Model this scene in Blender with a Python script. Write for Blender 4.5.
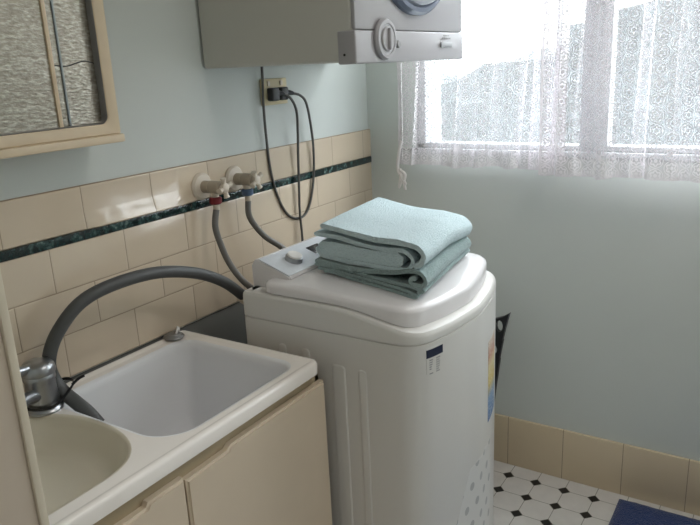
import bpy, bmesh, math, random
from math import sin, cos, pi, radians as R, atan2, sqrt
from mathutils import Vector, Matrix, noise

for o in list(bpy.data.objects): bpy.data.objects.remove(o)
sc = bpy.context.scene
col = sc.collection
random.seed(7)

# ------------------------------------------------------------------ camera
CX, CY, CZ, PITCH, ROLL, YAW, FPX = 1.341, -2.2107, 1.4564, -0.2779, -0.0484, 0.5801, 692.67
fw = Vector((-sin(YAW)*cos(PITCH), cos(YAW)*cos(PITCH), sin(PITCH)))
rt = Vector((cos(YAW), sin(YAW), 0)); up = rt.cross(fw)
rt2 = rt*cos(ROLL) + up*sin(ROLL); up2 = -rt*sin(ROLL) + up*cos(ROLL)
cam = bpy.data.cameras.new('camera'); camo = bpy.data.objects.new('camera', cam); col.objects.link(camo)
m = Matrix((rt2, up2, -fw)).transposed().to_4x4(); m.translation = (CX, CY, CZ)
camo.matrix_world = m
cam.sensor_width = 36; cam.lens = FPX*36/700; cam.clip_start = 0.02
sc.camera = camo

# ------------------------------------------------------------------ world, lights, exposure
SKY_LOW, SKY_HIGH = 3.6, 22.5   # overcast: brighter overhead
W = bpy.data.worlds.new('overcast_sky'); sc.world = W; W.use_nodes = True
wn = W.node_tree; wn.nodes.clear()
bg = wn.nodes.new('ShaderNodeBackground'); out = wn.nodes.new('ShaderNodeOutputWorld')
bg.inputs['Color'].default_value = (0.985, 0.98, 1.0, 1); bg.inputs['Strength'].default_value = 7.5
tc = wn.nodes.new('ShaderNodeTexCoord'); sp = wn.nodes.new('ShaderNodeSeparateXYZ'); mr = wn.nodes.new('ShaderNodeMapRange')
mr.inputs['From Min'].default_value = 0.0; mr.inputs['From Max'].default_value = 0.8
mr.inputs['To Min'].default_value = SKY_LOW; mr.inputs['To Max'].default_value = SKY_HIGH
wn.links.new(tc.outputs['Generated'], sp.inputs[0]); wn.links.new(sp.outputs[2], mr.inputs['Value'])
wn.links.new(mr.outputs['Result'], bg.inputs['Strength'])
wn.links.new(bg.outputs[0], out.inputs[0])

def area(name, loc, rot, sx, sy, power, colr=(1, 1, 1), portal=False):
    l = bpy.data.lights.new(name, 'AREA'); l.shape = 'RECTANGLE'; l.size = sx; l.size_y = sy
    l.energy = power; l.color = colr
    o = bpy.data.objects.new(name, l); col.objects.link(o); o.location = loc; o.rotation_euler = rot
    if portal: l.cycles.is_portal = True
    return o
area('window_daylight', (0.95, 0.07, 1.66), (R(-90), 0, 0), 1.50, 0.94, 1.0, portal=True)
area('hall_fill_light', (1.55, -3.0, 2.36), (0, 0, 0), 0.9, 0.9, 6, (1.0, 0.94, 0.89))  # unseen lamp added as soft fill through the doorway
area('room_fill_light', (1.45, -0.85, 2.37), (0, 0, 0), 0.42, 0.42, 6, (1.0, 0.94, 0.89))  # added fill, out of view, to brighten the left wall and tub

sc.view_settings.view_transform = 'Standard'; sc.view_settings.look = 'None'
sc.view_settings.gamma = 1; sc.view_settings.use_curve_mapping = False
sc.view_settings.exposure = 0.19
sc.cycles.max_bounces = 10; sc.cycles.diffuse_bounces = 5; sc.cycles.transparent_max_bounces = 16

# ------------------------------------------------------------------ materials
def lin(c):
    return tuple(((v/255)/12.92 if v/255 <= .04045 else ((v/255+.055)/1.055)**2.4) for v in c) + (1,)
class NT:
    def __init__(s, name):
        s.m = bpy.data.materials.new(name); s.m.use_nodes = True; s.t = s.m.node_tree
        s.t.nodes.clear(); s.out = s.n('ShaderNodeOutputMaterial')
    def n(s, t, **k):
        x = s.t.nodes.new(t)
        for a, b in k.items(): setattr(x, a, b)
        return x
    def l(s, a, b): s.t.links.new(a, b)
    def set(s, sock, v):
        if hasattr(v, 'is_output'): s.l(v, sock)
        else: sock.default_value = v
    def math(s, op, a, b=0.0, c=None):
        x = s.n('ShaderNodeMath', operation=op); s.set(x.inputs[0], a); s.set(x.inputs[1], b)
        if c is not None: s.set(x.inputs[2], c)
        return x.outputs[0]
    def mix(s, f, a, b):
        x = s.n('ShaderNodeMix', data_type='RGBA'); s.set(x.inputs[0], f); s.set(x.inputs[6], a); s.set(x.inputs[7], b)
        return x.outputs[2]
    def pos(s):
        g = s.n('ShaderNodeNewGeometry'); x = s.n('ShaderNodeSeparateXYZ'); s.l(g.outputs['Position'], x.inputs[0])
        return g.outputs['Position'], x.outputs
    def noise(s, vec, scale, detail=2.0, rough=.5):
        x = s.n('ShaderNodeTexNoise'); s.set(x.inputs['Vector'], vec); x.inputs['Scale'].default_value = scale
        x.inputs['Detail'].default_value = detail; x.inputs['Roughness'].default_value = rough
        return x.outputs['Fac']
    def ramp(s, f, stops):
        x = s.n('ShaderNodeValToRGB'); s.set(x.inputs[0], f); e = x.color_ramp.elements
        while len(e) < len(stops): e.new(.5)
        for q, (p, c) in zip(e, stops): q.position = p; q.color = c
        return x.outputs[0]
    def bump(s, h, strength, dist=.001):
        x = s.n('ShaderNodeBump'); x.inputs['Strength'].default_value = strength
        x.inputs['Distance'].default_value = dist; s.set(x.inputs['Height'], h); return x.outputs[0]
    def bsdf(s, color, rough=.5, metal=0, spec=.5, normal=None, **k):
        b = s.n('ShaderNodeBsdfPrincipled'); s.set(b.inputs['Base Color'], color); s.set(b.inputs['Roughness'], rough)
        b.inputs['Metallic'].default_value = metal; b.inputs['Specular IOR Level'].default_value = spec
        if normal is not None: s.l(normal, b.inputs['Normal'])
        for a, v in k.items(): s.set(b.inputs[a.replace('_', ' ')], v)
        s.l(b.outputs[0], s.out.inputs[0]); return b
def plain(name, rgb, rough=.5, metal=0, spec=.5, var=.03, scale=30, bump=0, bscale=200, **k):
    t = NT(name); p, _ = t.pos()
    c = lin(rgb); f = t.noise(p, scale, 3)
    c2 = tuple(max(0, x*(1-2*var)) for x in c[:3]) + (1,); c1 = tuple(min(1, x*(1+2*var)) for x in c[:3]) + (1,)
    colr = t.mix(f, c1, c2)
    nm = t.bump(t.noise(p, bscale, 2), bump) if bump else None
    t.bsdf(colr, rough, metal, spec, nm, **k); return t.m

M = {}
M['wall'] = plain('mint_wall_paint', (208, 213, 209), .42, spec=.35, var=.012, scale=3, bump=.06, bscale=60)
M['ceil'] = plain('ceiling_paint', (225, 225, 220), .8)
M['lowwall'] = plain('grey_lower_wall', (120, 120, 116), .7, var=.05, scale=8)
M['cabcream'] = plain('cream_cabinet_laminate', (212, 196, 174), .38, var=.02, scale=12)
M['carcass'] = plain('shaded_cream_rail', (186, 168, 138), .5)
M['tub'] = plain('white_tub_enamel', (242, 236, 230), .22, var=.01, scale=6)
M['bowl'] = plain('bone_bowl_enamel', (218, 210, 192), .3, var=.01, scale=6)
M['bigbowl'] = plain('white_bowl_enamel', (228, 228, 230), .3, var=.01, scale=6)
M['white'] = plain('white_plastic', (232, 229, 226), .3, var=.01, scale=8)
M['washbody'] = plain('white_enamelled_steel', (214, 212, 208), .3, var=.008, scale=6)
M['lid'] = plain('white_gloss_lid_plastic', (226, 223, 224), .2, var=.008, scale=6)
M['panel'] = plain('pale_blue_grey_panel', (214, 219, 226), .3, var=.03, scale=90)
M['dryer'] = plain('dryer_steel', (196, 194, 186), .4, var=.01, scale=6)
M['dryfront'] = plain('dryer_front_plastic', (166, 164, 166), .3, var=.01, scale=6)
M['chrome'] = plain('worn_chrome', (168, 170, 173), .34, metal=1, var=.08, scale=60)
M['silver'] = plain('silver_ring', (170, 172, 176), .3, metal=.9)
M['black'] = plain('black_plastic', (20, 21, 24), .4)
M['hose'] = plain('dark_grey_hose', (78, 79, 79), .5, var=.05, scale=60)
M['hose2'] = plain('mid_grey_hose', (112, 110, 106), .5, var=.05, scale=60)
M['cord'] = plain('grey_cord', (88, 87, 84), .5)
M['plugm'] = plain('dark_grey_plug', (58, 60, 62), .45)
M['outlet'] = plain('aged_cream_plastic', (214, 200, 162), .4)
M['tapw'] = plain('aged_white_tap_plastic', (214, 202, 186), .4)
M['tapb'] = plain('beige_tap_body', (172, 160, 143), .4)
M['red'] = plain('dark_red_collar', (120, 30, 38), .45)
M['blue'] = plain('slate_blue_collar', (75, 98, 128), .45)
M['frame'] = plain('cream_painted_frame', (218, 199, 170), .45, var=.04, scale=20)
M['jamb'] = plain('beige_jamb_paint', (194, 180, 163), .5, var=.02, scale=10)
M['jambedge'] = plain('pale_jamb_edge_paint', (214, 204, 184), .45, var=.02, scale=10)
M['winframe'] = plain('white_window_frame', (176, 177, 180), .5)
M['navy'] = plain('navy_print', (28, 36, 62), .5)
M['greyprint'] = plain('grey_print', (150, 150, 150), .5)
M['doorglass'] = plain('smoky_door_glass', (176, 180, 190), .12, spec=.7)
M['doorring'] = plain('slate_door_ring', (104, 114, 132), .25)
M['metalgrey'] = plain('grey_metal_ring', (150, 150, 150), .35, metal=.6)
M['ground'] = plain('outside_concrete', (150, 148, 140), .9)

# ceramic wall tiles: 200 x 100, running bond (y from joint J, z from a base line)
def tile_mat(name, axis, pitch, off1, off2, rowh, z0, zsplit, rgb, rough=.08):
    t = NT(name); p, x = t.pos()
    a = x[axis]; z = x[2]
    row = t.math('FLOOR', t.math('DIVIDE', t.math('SUBTRACT', z, z0), rowh))
    par = t.math('MODULO', t.math('ADD', row, 20), 2)
    off = t.math('ADD', off1, t.math('MULTIPLY', par, off2-off1))
    ua = t.math('DIVIDE', t.math('SUBTRACT', a, off), pitch)
    fu = t.math('FRACT', t.math('ADD', ua, 100)); iu = t.math('FLOOR', ua)
    du = t.math('MULTIPLY', t.math('MINIMUM', fu, t.math('SUBTRACT', 1, fu)), pitch)
    fz = t.math('FRACT', t.math('ADD', t.math('DIVIDE', t.math('SUBTRACT', z, z0), rowh), 50))
    dz = t.math('MULTIPLY', t.math('MINIMUM', fz, t.math('SUBTRACT', 1, fz)), rowh)
    if zsplit: dz = t.math('ADD', dz, 1.0) if zsplit == 'none' else dz
    d = t.math('MINIMUM', du, dz)
    g = t.math('LESS_THAN', d, 0.0012)
    cid = t.n('ShaderNodeCombineXYZ'); t.l(iu, cid.inputs[0]); t.l(row, cid.inputs[1])
    wn_ = t.n('ShaderNodeTexWhiteNoise'); t.l(cid.outputs[0], wn_.inputs['Vector'])
    c = lin(rgb)
    base = t.mix(wn_.outputs['Value'], tuple(v*.95 for v in c[:3])+(1,), tuple(v*1.05 for v in c[:3])+(1,))
    base = t.mix(t.noise(p, 14, 4), base, tuple(v*.93 for v in c[:3])+(1,))
    colr = t.mix(g, base, lin((158, 138, 116)))
    edge = t.math('MINIMUM', t.math('DIVIDE', d, .004), 1.0)
    h = t.math('ADD', t.math('MULTIPLY', edge, 1.0), t.math('MULTIPLY', t.noise(p, 9, 2), 1.6))
    nm = t.bump(h, .5, .0012)
    t.bsdf(colr, t.math('ADD', rough, t.math('MULTIPLY', g, .5)), 0, .85, nm)
    return t.m
M['tile_top'] = tile_mat('beige_tile_top_course', 1, .2, .3457, .3457, .0995, 1.1266, None, (216, 199, 176))
M['tile'] = tile_mat('beige_wall_tile', 1, .2, .2458, .3457, .1, .8051, None, (216, 199, 176))
M['skirt'] = tile_mat('beige_skirting_tile', 0, .2, .5577, .5577, .3, -.05, None, (214, 196, 166), .3)

def marble():
    t = NT('green_marble_strip'); p, x = t.pos()
    f = t.noise(p, 55, 6, .65)
    c = t.ramp(f, [(0, lin((8, 18, 18))), (.47, lin((16, 36, 36))), (.58, lin((50, 78, 76))), (.75, lin((150, 168, 162)))])
    seg = t.math('FRACT', t.math('ADD', t.math('DIVIDE', x[1], .2), .5))
    t.bsdf(c, .12, 0, .6); return t.m
M['marble'] = marble()

def floor_mat():
    t = NT('octagon_and_dot_floor_tile'); p, x = t.pos()
    def cell(v, o):
        f = t.math('FRACT', t.math('ADD', t.math('DIVIDE', t.math('SUBTRACT', v, o), .1), 50.5))
        return t.math('ABSOLUTE', t.math('SUBTRACT', f, .5))
    u, v = cell(x[0], .586), cell(x[1], -.078)
    s = t.math('ADD', u, v)
    dot = t.math('LESS_THAN', s, .2)
    gr = t.math('MULTIPLY', t.math('LESS_THAN', t.math('MINIMUM', u, v), .012), t.math('GREATER_THAN', s, .2))
    edge = t.math('LESS_THAN', t.math('ABSOLUTE', t.math('SUBTRACT', s, .212)), .014)
    gr = t.math('MAXIMUM', gr, edge)
    c = t.mix(t.noise(p, 20, 3), lin((226, 222, 218)), lin((206, 202, 198)))
    c = t.mix(dot, c, lin((28, 28, 28)))
    c = t.mix(gr, c, lin((150, 146, 138)))
    t.bsdf(c, t.math('ADD', .3, t.math('MULTIPLY', gr, .4)), 0, .4, t.bump(t.math('SUBTRACT', 1, gr), .3, .001)); return t.m
M['floor'] = floor_mat()

def terry(name, c1, c2):
    t = NT(name); p, _ = t.pos()
    f = t.noise(p, 330, 3, .75); g = t.noise(p, 110, 3, .7)
    c = t.mix(t.math('ADD', t.math('MULTIPLY', f, .5), t.math('MULTIPLY', g, .5)), lin(c1), lin(c2))
    t.bsdf(c, .95, 0, .1, t.bump(t.math('ADD', t.math('MULTIPLY', f, .5), t.noise(p, 165, 2, .6)), 1.0, .0055),
           Sheen_Weight=.35, Sheen_Roughness=.5)
    return t.m
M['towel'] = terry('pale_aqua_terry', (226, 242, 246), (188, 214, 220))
M['towel_shade'] = terry('shaded_aqua_terry', (180, 200, 200), (126, 150, 150))  # same aqua terry, with the shade of the lower stack put into its colour
M['mat'] = terry('navy_mat_pile', (0, 58, 132), (0, 34, 88))

def hammered():
    t = NT('silvery_hammered_glass'); p, x = t.pos()
    mp = t.n('ShaderNodeMapping'); t.l(p, mp.inputs[0]); mp.inputs['Scale'].default_value = (1, 1, 3.2)
    v = t.noise(mp.outputs[0], 70, 2, .5)
    c = t.ramp(v, [(0, lin((120, 112, 98))), (.5, lin((165, 158, 145))), (.8, lin((205, 202, 192)))])
    t.bsdf(c, .28, .75, .5, t.bump(v, .35, .004)); return t.m
M['hammer'] = hammered()
M['strip'] = plain('pale_glass_edge_strip', (222, 200, 170), .35)
M['bluestrip'] = plain('blue_grey_edge_strip', (150, 160, 164), .35)

def obscure():
    t = NT('obscure_window_glass'); p, x = t.pos()
    v = t.noise(p, 120, 2)
    tr = t.n('ShaderNodeBsdfTransparent'); tr.inputs[0].default_value = (.92, .96, .97, 1)
    tl = t.n('ShaderNodeBsdfTranslucent'); tl.inputs[0].default_value = (.80, .86, .88, 1)
    gl = t.n('ShaderNodeBsdfGlossy'); gl.inputs['Roughness'].default_value = .25
    t.l(t.bump(v, .8, .003), gl.inputs['Normal'])
    m1 = t.n('ShaderNodeMixShader'); t.l(t.ramp(v, [(.3, (.01, .01, .01, 1)), (.7, (.07, .07, .07, 1))]), m1.inputs[0])
    t.l(tr.outputs[0], m1.inputs[1]); t.l(tl.outputs[0], m1.inputs[2])
    m2 = t.n('ShaderNodeMixShader'); m2.inputs[0].default_value = .06
    t.l(m1.outputs[0], m2.inputs[1]); t.l(gl.outputs[0], m2.inputs[2]); t.l(m2.outputs[0], t.out.inputs[0]); return t.m
M['obscure'] = obscure()

def lace():
    t = NT('white_floral_lace')
    uv = t.n('ShaderNodeUVMap'); uv.uv_map = 'UVMap'
    sx = t.n('ShaderNodeSeparateXYZ'); t.l(uv.outputs[0], sx.inputs[0])
    U, V = sx.outputs[0], sx.outputs[1]
    P = .042
    def cen(v, o=0.0):
        return t.math('SUBTRACT', t.math('FRACT', t.math('ADD', t.math('DIVIDE', v, P), 50+o)), .5)
    colpar = t.math('MODULO', t.math('ADD', t.math('FLOOR', t.math('DIVIDE', U, P)), 100), 2)
    cu = cen(U); cv = t.math('SUBTRACT', t.math('FRACT', t.math('ADD', t.math('ADD', t.math('DIVIDE', V, P), 50), t.math('MULTIPLY', colpar, .5))), .5)
    r = t.math('SQRT', t.math('ADD', t.math('MULTIPLY', cu, cu), t.math('MULTIPLY', cv, cv)))
    ang = t.math('ARCTAN2', cv, cu)
    pet = t.math('MULTIPLY', t.math('COSINE', t.math('MULTIPLY', ang, 6)), .05)
    rr = t.math('ADD', r, pet)
    ring = t.math('LESS_THAN', t.math('ABSOLUTE', t.math('SUBTRACT', rr, .30)), .055)
    dotc = t.math('LESS_THAN', r, .12)
    ring2 = t.math('LESS_THAN', t.math('ABSOLUTE', t.math('SUBTRACT', r, .47)), .025)
    vo = t.n('ShaderNodeTexVoronoi', feature='DISTANCE_TO_EDGE'); t.l(uv.outputs[0], vo.inputs['Vector']); vo.inputs['Scale'].default_value = 260
    net = t.math('LESS_THAN', vo.outputs['Distance'], .11)
    tri = t.math('MULTIPLY', t.noise(uv.outputs[0], 60, 3), 1.0)
    leaf = t.math('GREATER_THAN', tri, .66)
    a = t.math('MAXIMUM', t.math('MAXIMUM', ring, dotc), t.math('MAXIMUM', ring2, leaf))
    att = t.n('ShaderNodeAttribute'); att.attribute_name = 'dense'
    hem = att.outputs['Fac']
    alpha = t.math('MULTIPLY', a, .85)
    alpha = t.math('MAXIMUM', alpha, .22)
    alpha = t.math('MAXIMUM', alpha, hem)
    tr = t.n('ShaderNodeBsdfTransparent')
    df = t.n('ShaderNodeBsdfDiffuse'); df.inputs[0].default_value = lin((232, 227, 230))
    tl = t.n('ShaderNodeBsdfTranslucent'); tl.inputs[0].default_value = lin((226, 220, 225))
    m1 = t.n('ShaderNodeMixShader'); m1.inputs[0].default_value = .06
    t.l(df.outputs[0], m1.inputs[1]); t.l(tl.outputs[0], m1.inputs[2])
    m2 = t.n('ShaderNodeMixShader'); t.l(alpha, m2.inputs[0]); t.l(tr.outputs[0], m2.inputs[1]); t.l(m1.outputs[0], m2.inputs[2])
    t.l(m2.outputs[0], t.out.inputs[0]); return t.m
M['lace'] = lace()

def foliage():
    t = NT('hedge_leaves'); p, _ = t.pos()
    f = t.noise(p, 16, 6, .7)
    c = t.ramp(f, [(.3, lin((24, 28, 30))), (.6, lin((44, 50, 54))), (.8, lin((74, 82, 84)))])
    t.bsdf(c, .8, 0, .2); return t.m
M['foliage'] = foliage()

def decal_mat():   # printed pattern on the front of the washer: pale ground with grey dots
    t = NT('dotted_front_decal'); p, x = t.pos()
    y, z = x[1], x[2]
    P = .058
    rp = t.math('MODULO', t.math('ADD', t.math('FLOOR', t.math('DIVIDE', z, P)), 100), 2)
    fy = t.math('SUBTRACT', t.math('FRACT', t.math('ADD', t.math('ADD', t.math('DIVIDE', y, P), 100), t.math('MULTIPLY', rp, .5))), .5)
    fz = t.math('SUBTRACT', t.math('FRACT', t.math('ADD', t.math('DIVIDE', z, P), 100)), .5)
    r = t.math('SQRT', t.math('ADD', t.math('MULTIPLY', fy, fy), t.math('MULTIPLY', fz, fz)))
    d = t.math('LESS_THAN', r, .2)
    t.bsdf(t.mix(d, lin((222, 221, 218)), lin((180, 180, 180))), .35); return t.m
M['decal'] = decal_mat()
def sticker_mat():
    t = NT('energy_sticker_print'); p, x = t.pos()
    c = t.ramp(t.math('DIVIDE', t.math('SUBTRACT', x[2], .50), .24),
               [(0, lin((70, 110, 160))), (.28, lin((120, 150, 185))), (.45, lin((205, 180, 90))), (.66, lin((215, 200, 150))), (.80, lin((186, 130, 104))), (1, lin((214, 205, 190)))])
    n = t.noise(p, 160, 2); c = t.mix(t.math('MULTIPLY', t.math('GREATER_THAN', n, .58), .45), c, lin((240, 236, 228)))
    t.bsdf(c, .45); return t.m
M['sticker'] = sticker_mat()

# ------------------------------------------------------------------ helpers
ORG = {}
def obj(name, bm, mat, parent=None, smooth=True, ang=38, mods=None):
    bm.normal_update()
    if parent is not None: org = ORG[parent.name]
    else:
        xs = [v.co.x for v in bm.verts]; ys = [v.co.y for v in bm.verts]; zs = [v.co.z for v in bm.verts]
        org = Vector(((min(xs)+max(xs))/2, (min(ys)+max(ys))/2, min(zs)))
    for v in bm.verts: v.co -= org
    if smooth:
        for f in bm.faces: f.smooth = True
        for e in bm.edges:
            if len(e.link_faces) == 2 and e.calc_face_angle(0) > R(ang): e.smooth = False
    me = bpy.data.meshes.new(name); bm.to_mesh(me); bm.free()
    me.materials.append(mat)
    o = bpy.data.objects.new(name, me); col.objects.link(o)
    if parent is not None: o.parent = parent
    else: o.location = org
    ORG[o.name] = org
    return o
def empty(name, loc):
    o = bpy.data.objects.new(name, None); col.objects.link(o); o.location = loc; o.empty_display_size = .05
    ORG[o.name] = Vector(loc); return o
def tag(o, label, cat=None, group=None, kind=None):
    if label: o['label'] = label
    if cat: o['category'] = cat
    if group: o['group'] = group
    if kind: o['kind'] = kind
    return o
def struct(name, bm, mat, label=None, **k):
    o = obj(name, bm, mat, **k); o['kind'] = 'structure'
    if label: o['label'] = label
    return o
def B(): return bmesh.new()
def box(bm, x0, x1, y0, y1, z0, z1, bev=0, seg=2):
    r = bmesh.ops.create_cube(bm, size=1)
    vs = r['verts']
    for v in vs:
        v.co = Vector((x0+(v.co.x+.5)*(x1-x0), y0+(v.co.y+.5)*(y1-y0), z0+(v.co.z+.5)*(z1-z0)))
    if bev:
        es = list({e for v in vs for e in v.link_edges})
        bmesh.ops.bevel(bm, geom=es, offset=bev, segments=seg, profile=.5, affect='EDGES')
    return bm
def catmull(pts, n=10, closed=False):
    P = [Vector(p) for p in pts]; out = []
    N = len(P); rng = range(N) if closed else range(N-1)
    for i in rng:
        if closed: a, b, c, d = P[(i-1) % N], P[i], P[(i+1) % N], P[(i+2) % N]
        else: a, b, c, d = P[max(i-1, 0)], P[i], P[i+1], P[min(i+2, N-1)]
        for k in range(n):
            t = k/n
            out.append(.5*((2*b)+(c-a)*t+(2*a-5*b+4*c-d)*t*t+(3*b-a-3*c+d)*t**3))
    if not closed: out.append(P[-1])
    return out
def tube(bm, pts, r, seg=12, cap=True, smoothn=8, rfun=None):
    P = catmull(pts, smoothn) if smoothn else [Vector(p) for p in pts]
    T = [(P[min(i+1, len(P)-1)]-P[max(i-1, 0)]).normalized() for i in range(len(P))]
    n = T[0].orthogonal().normalized(); rings = []
    for i, p in enumerate(P):
        n = (n - T[i]*n.dot(T[i])).normalized(); b = T[i].cross(n)
        rr = rfun(i/(len(P)-1)) if rfun else r
        rings.append([bm.verts.new(p+(n*cos(2*pi*k/seg)+b*sin(2*pi*k/seg))*rr) for k in range(seg)])
    for a, c in zip(rings, rings[1:]):
        for k in range(seg): bm.faces.new((a[k], a[(k+1) % seg], c[(k+1) % seg], c[k]))
    if cap: bm.faces.new(rings[0][::-1]); bm.faces.new(rings[-1])
    return bm
def lathe(bm, origin, axis, prof, seg=28):
    """prof: list of (radius, distance along axis)"""
    a = Vector(axis).normalized(); n = a.orthogonal().normalized(); b = a.cross(n); o = Vector(origin); rings = []
    for r, h in prof:
        if r < 1e-6: rings.append([bm.verts.new(o+a*h)])
        else: rings.append([bm.verts.new(o+a*h+(n*cos(2*pi*k/seg)+b*sin(2*pi*k/seg))*r) for k in range(seg)])
    for p, q in zip(rings, rings[1:]):
        for k in range(seg):
            k2 = (k+1) % seg
            if len(p) == 1 and len(q) == 1: continue
            if len(p) == 1: bm.faces.new((p[0], q[k2], q[k]))
            elif len(q) == 1: bm.faces.new((p[k], p[k2], q[0]))
            else: bm.faces.new((p[k], p[k2], q[k2], q[k]))
    if len(rings[0]) > 1: bm.faces.new(rings[0][::-1])
    if len(rings[-1]) > 1: bm.faces.new(rings[-1])
    bmesh.ops.recalc_face_normals(bm, faces=bm.faces[:])
    return bm
def loft(bm, loops, cap0=False, cap1=False, closed=True):
    rings = [[bm.verts.new(p) for p in l] for l in loops]
    n = len(rings[0])
    for a, c in zip(rings, rings[1:]):
        for k in range(n if closed else n-1):
            bm.faces.new((a[k], a[(k+1) % n], c[(k+1) % n], c[k]))
    if cap0: bm.faces.new(rings[0][::-1])
    if cap1: bm.faces.new(rings[-1])
    bmesh.ops.recalc_face_normals(bm, faces=bm.faces[:])
    return rings
def prism(bm, pts, f):
    """extrude polygon pts (2-D) between f(p,0) and f(p,1)"""
    a = [bm.verts.new(f(p, 0)) for p in pts]; b = [bm.verts.new(f(p, 1)) for p in pts]; n = len(pts)
    bm.faces.new(a[::-1]); bm.faces.new(b)
    for k in range(n): bm.faces.new((a[k], a[(k+1) % n], b[(k+1) % n], b[k]))
    bmesh.ops.recalc_face_normals(bm, faces=bm.faces[:])
def rrect(x0, x1, y0, y1, r, n=6):
    if not isinstance(r, (list, tuple)): r = [r]*4
    out = []
    for (cx, cy, a0, q) in ((x1-r[0], y1-r[0], 0, r[0]), (x0+r[1], y1-r[1], 90, r[1]), (x0+r[2], y0+r[2], 180, r[2]), (x1-r[3], y0+r[3], 270, r[3])):
        for k in range(n+1):
            a = R(a0+90*k/n); out.append((cx+q*cos(a), cy+q*sin(a)))
    return out
def inset(loop, d):
    """shrink a closed CCW 2-D loop by d along its normals"""
    n = len(loop); out = []
    for i in range(n):
        a = Vector(loop[i-1]); b = Vector(loop[i]); c = Vector(loop[(i+1) % n])
        t1 = (b-a); t2 = (c-b)
        t1 = t1.normalized() if t1.length > 1e-9 else t2.normalized(); t2 = t2.normalized() if t2.length > 1e-9 else t1
        nn = (Vector((-t1.y, t1.x))+Vector((-t2.y, t2.x)))
        nn = nn.normalized(); out.append((b.x+nn.x*d, b.y+nn.y*d))
    return out

# ------------------------------------------------------------------ the room
XR, YN, ZC = 1.95, -1.80, 2.40
struct('floor', box(B(), -.1, XR+.1, -4.0, .1, -.1, 0), M['floor'], 'white octagon floor tiles with small black dots')
struct('ceiling', box(B(), -.1, XR+.1, -4.0, .25, ZC, ZC+.1), M['ceil'])
bm = B(); box(bm, -.12, 0, -4.0, .20, .8, ZC); struct('wall_left', bm, M['wall'], 'pale mint painted wall above the beige tiles')
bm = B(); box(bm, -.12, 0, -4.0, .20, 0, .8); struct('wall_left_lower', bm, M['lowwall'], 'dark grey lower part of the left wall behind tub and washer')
WX0, WX1, WZ0, WZ1 = .20, 1.70, 1.163, 2.13
bm = B()
box(bm, 0, WX0, 0, .2, 0, ZC); box(bm, WX1, XR, 0, .2, 0, ZC); box(bm, WX0, WX1, 0, .2, 0, WZ0); box(bm, WX0, WX1, 0, .2, WZ1, ZC)
struct('wall_back', bm, M['wall'], 'grey-green painted wall below the window')
struct('wall_right', box(B(), XR, XR+.12, -4.0, .2, 0, ZC), M['wall'])
bm = B(); box(bm, 0, .47, YN-.12, YN, 0, ZC); box(bm, 1.62, XR, YN-.12, YN, 0, ZC); box(bm, .47, 1.62, YN-.12, YN, 2.1, ZC)
struct('wall_front', bm, M['wall'])
struct('wall_hall', box(B(), -.1, XR+.1, -4.1, -4.0, 0, ZC), M['wall'])
struct('ground', box(B(), -8, 10, .25, 12, -.3, -.15), M['ground'])

# door jamb of the doorway the picture is taken through
jx, jy = .535, -1.762
d1 = tag(empty('door_1', (.50, -1.86, 0)), 'beige painted door jamb at the left edge', kind='structure')
obj('jamb_board', box(B(), .47, jx, -1.94, jy-.012, 0, 2.1, .002), M['jamb'], d1)
obj('jamb_edge', box(B(), .47, jx+.004, jy-.012, jy, 0, 2.1, .002), M['jambedge'], d1)
obj('screw_hole', lathe(B(), (jx-.001, -1.797, 1.215), (1, 0, 0), [(.0035, 0), (.0035, .0015), (0, .0015)], 12), M['black'], d1)

# tiled splashback on the left wall, marble strip through it
def quadgrid(bm, x0, x1, y0, y1, z0, z1): return box(bm, x0, x1, y0, y1, z0, z1, .0025, 2)
def top_course():
    bm = B(); ys = [YN+k*(0-YN)/120 for k in range(121)]; loops = []
    for y in ys:
        g = max(0, min(1, (y+1.27)/.05))*max(0, min(1, (-.90-y)/.06))  # tiles flared outward in this stretch to catch a streak of window reflection
        sec = [(0, 1.2261), (.0065, 1.2261), (.009, 1.2236)]
        for k in range(11):
            t = k/10; wv = .0022*noise.noise(Vector((y*22, t*2, 5)))
            zz = 1.168-t*.0385; sec.append((.009+g*(.0100*t**1.05+wv*sin(pi*t)), zz))
        sec += [(.0065+g*.0100, 1.1266), (0, 1.1266)]
        loops.append([(a, y, b) for a, b in sec])
    loft(bm, loops, True, True); return bm
struct('trim_1', top_course(), M['tile_top'], 'top course of beige wall tiles above the green strip')
struct('trim_2', quadgrid(B(), 0, .011, YN, 0, 1.1051, 1.1266), M['marble'], 'narrow dark green marble strip running through the tiles')
struct('trim_3', quadgrid(B(), 0, .009, YN, 0, .8051, 1.1051), M['tile'], 'beige wall tiles in running bond below the green strip')
struct('baseboard_back', box(B(), .012, XR, -.012, 0, 0, .1922, .003), M['skirt'], 'beige tile skirting under the window wall')

# ------------------------------------------------------------------ window
w1 = tag(empty('window_1', (.95, .1, WZ0)), 'obscure glass window behind the lace curtains', kind='structure')
bm = B(); f = .035
box(bm, WX0, WX1, 0, .055, WZ0, WZ0+.018, .003); box(bm, WX0, WX1, 0, .055, WZ1-f, WZ1, .003)
box(bm, WX0, WX0+f, 0, .055, WZ0, WZ1, .003); box(bm, WX1-f, WX1, 0, .055, WZ0, WZ1, .003)
obj('window_frame', bm, M['winframe'], w1)
obj('mullion', box(B(), .765, .850, -.004, .055, WZ0, WZ1, .003), M['winframe'], w1)
obj('window_sill', box(B(), WX0-.02, WX1+.02, -.016, .05, WZ0-.020, WZ0, .004), M['winframe'], w1)
obj('pane', box(B(), WX0+f, .765, .035, .039, WZ0+.018, WZ1-f), M['obscure'], w1)
obj('pane', box(B(), .850, WX1-f, .035, .039, WZ0+.018, WZ1-f), M['obscure'], w1)

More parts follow.
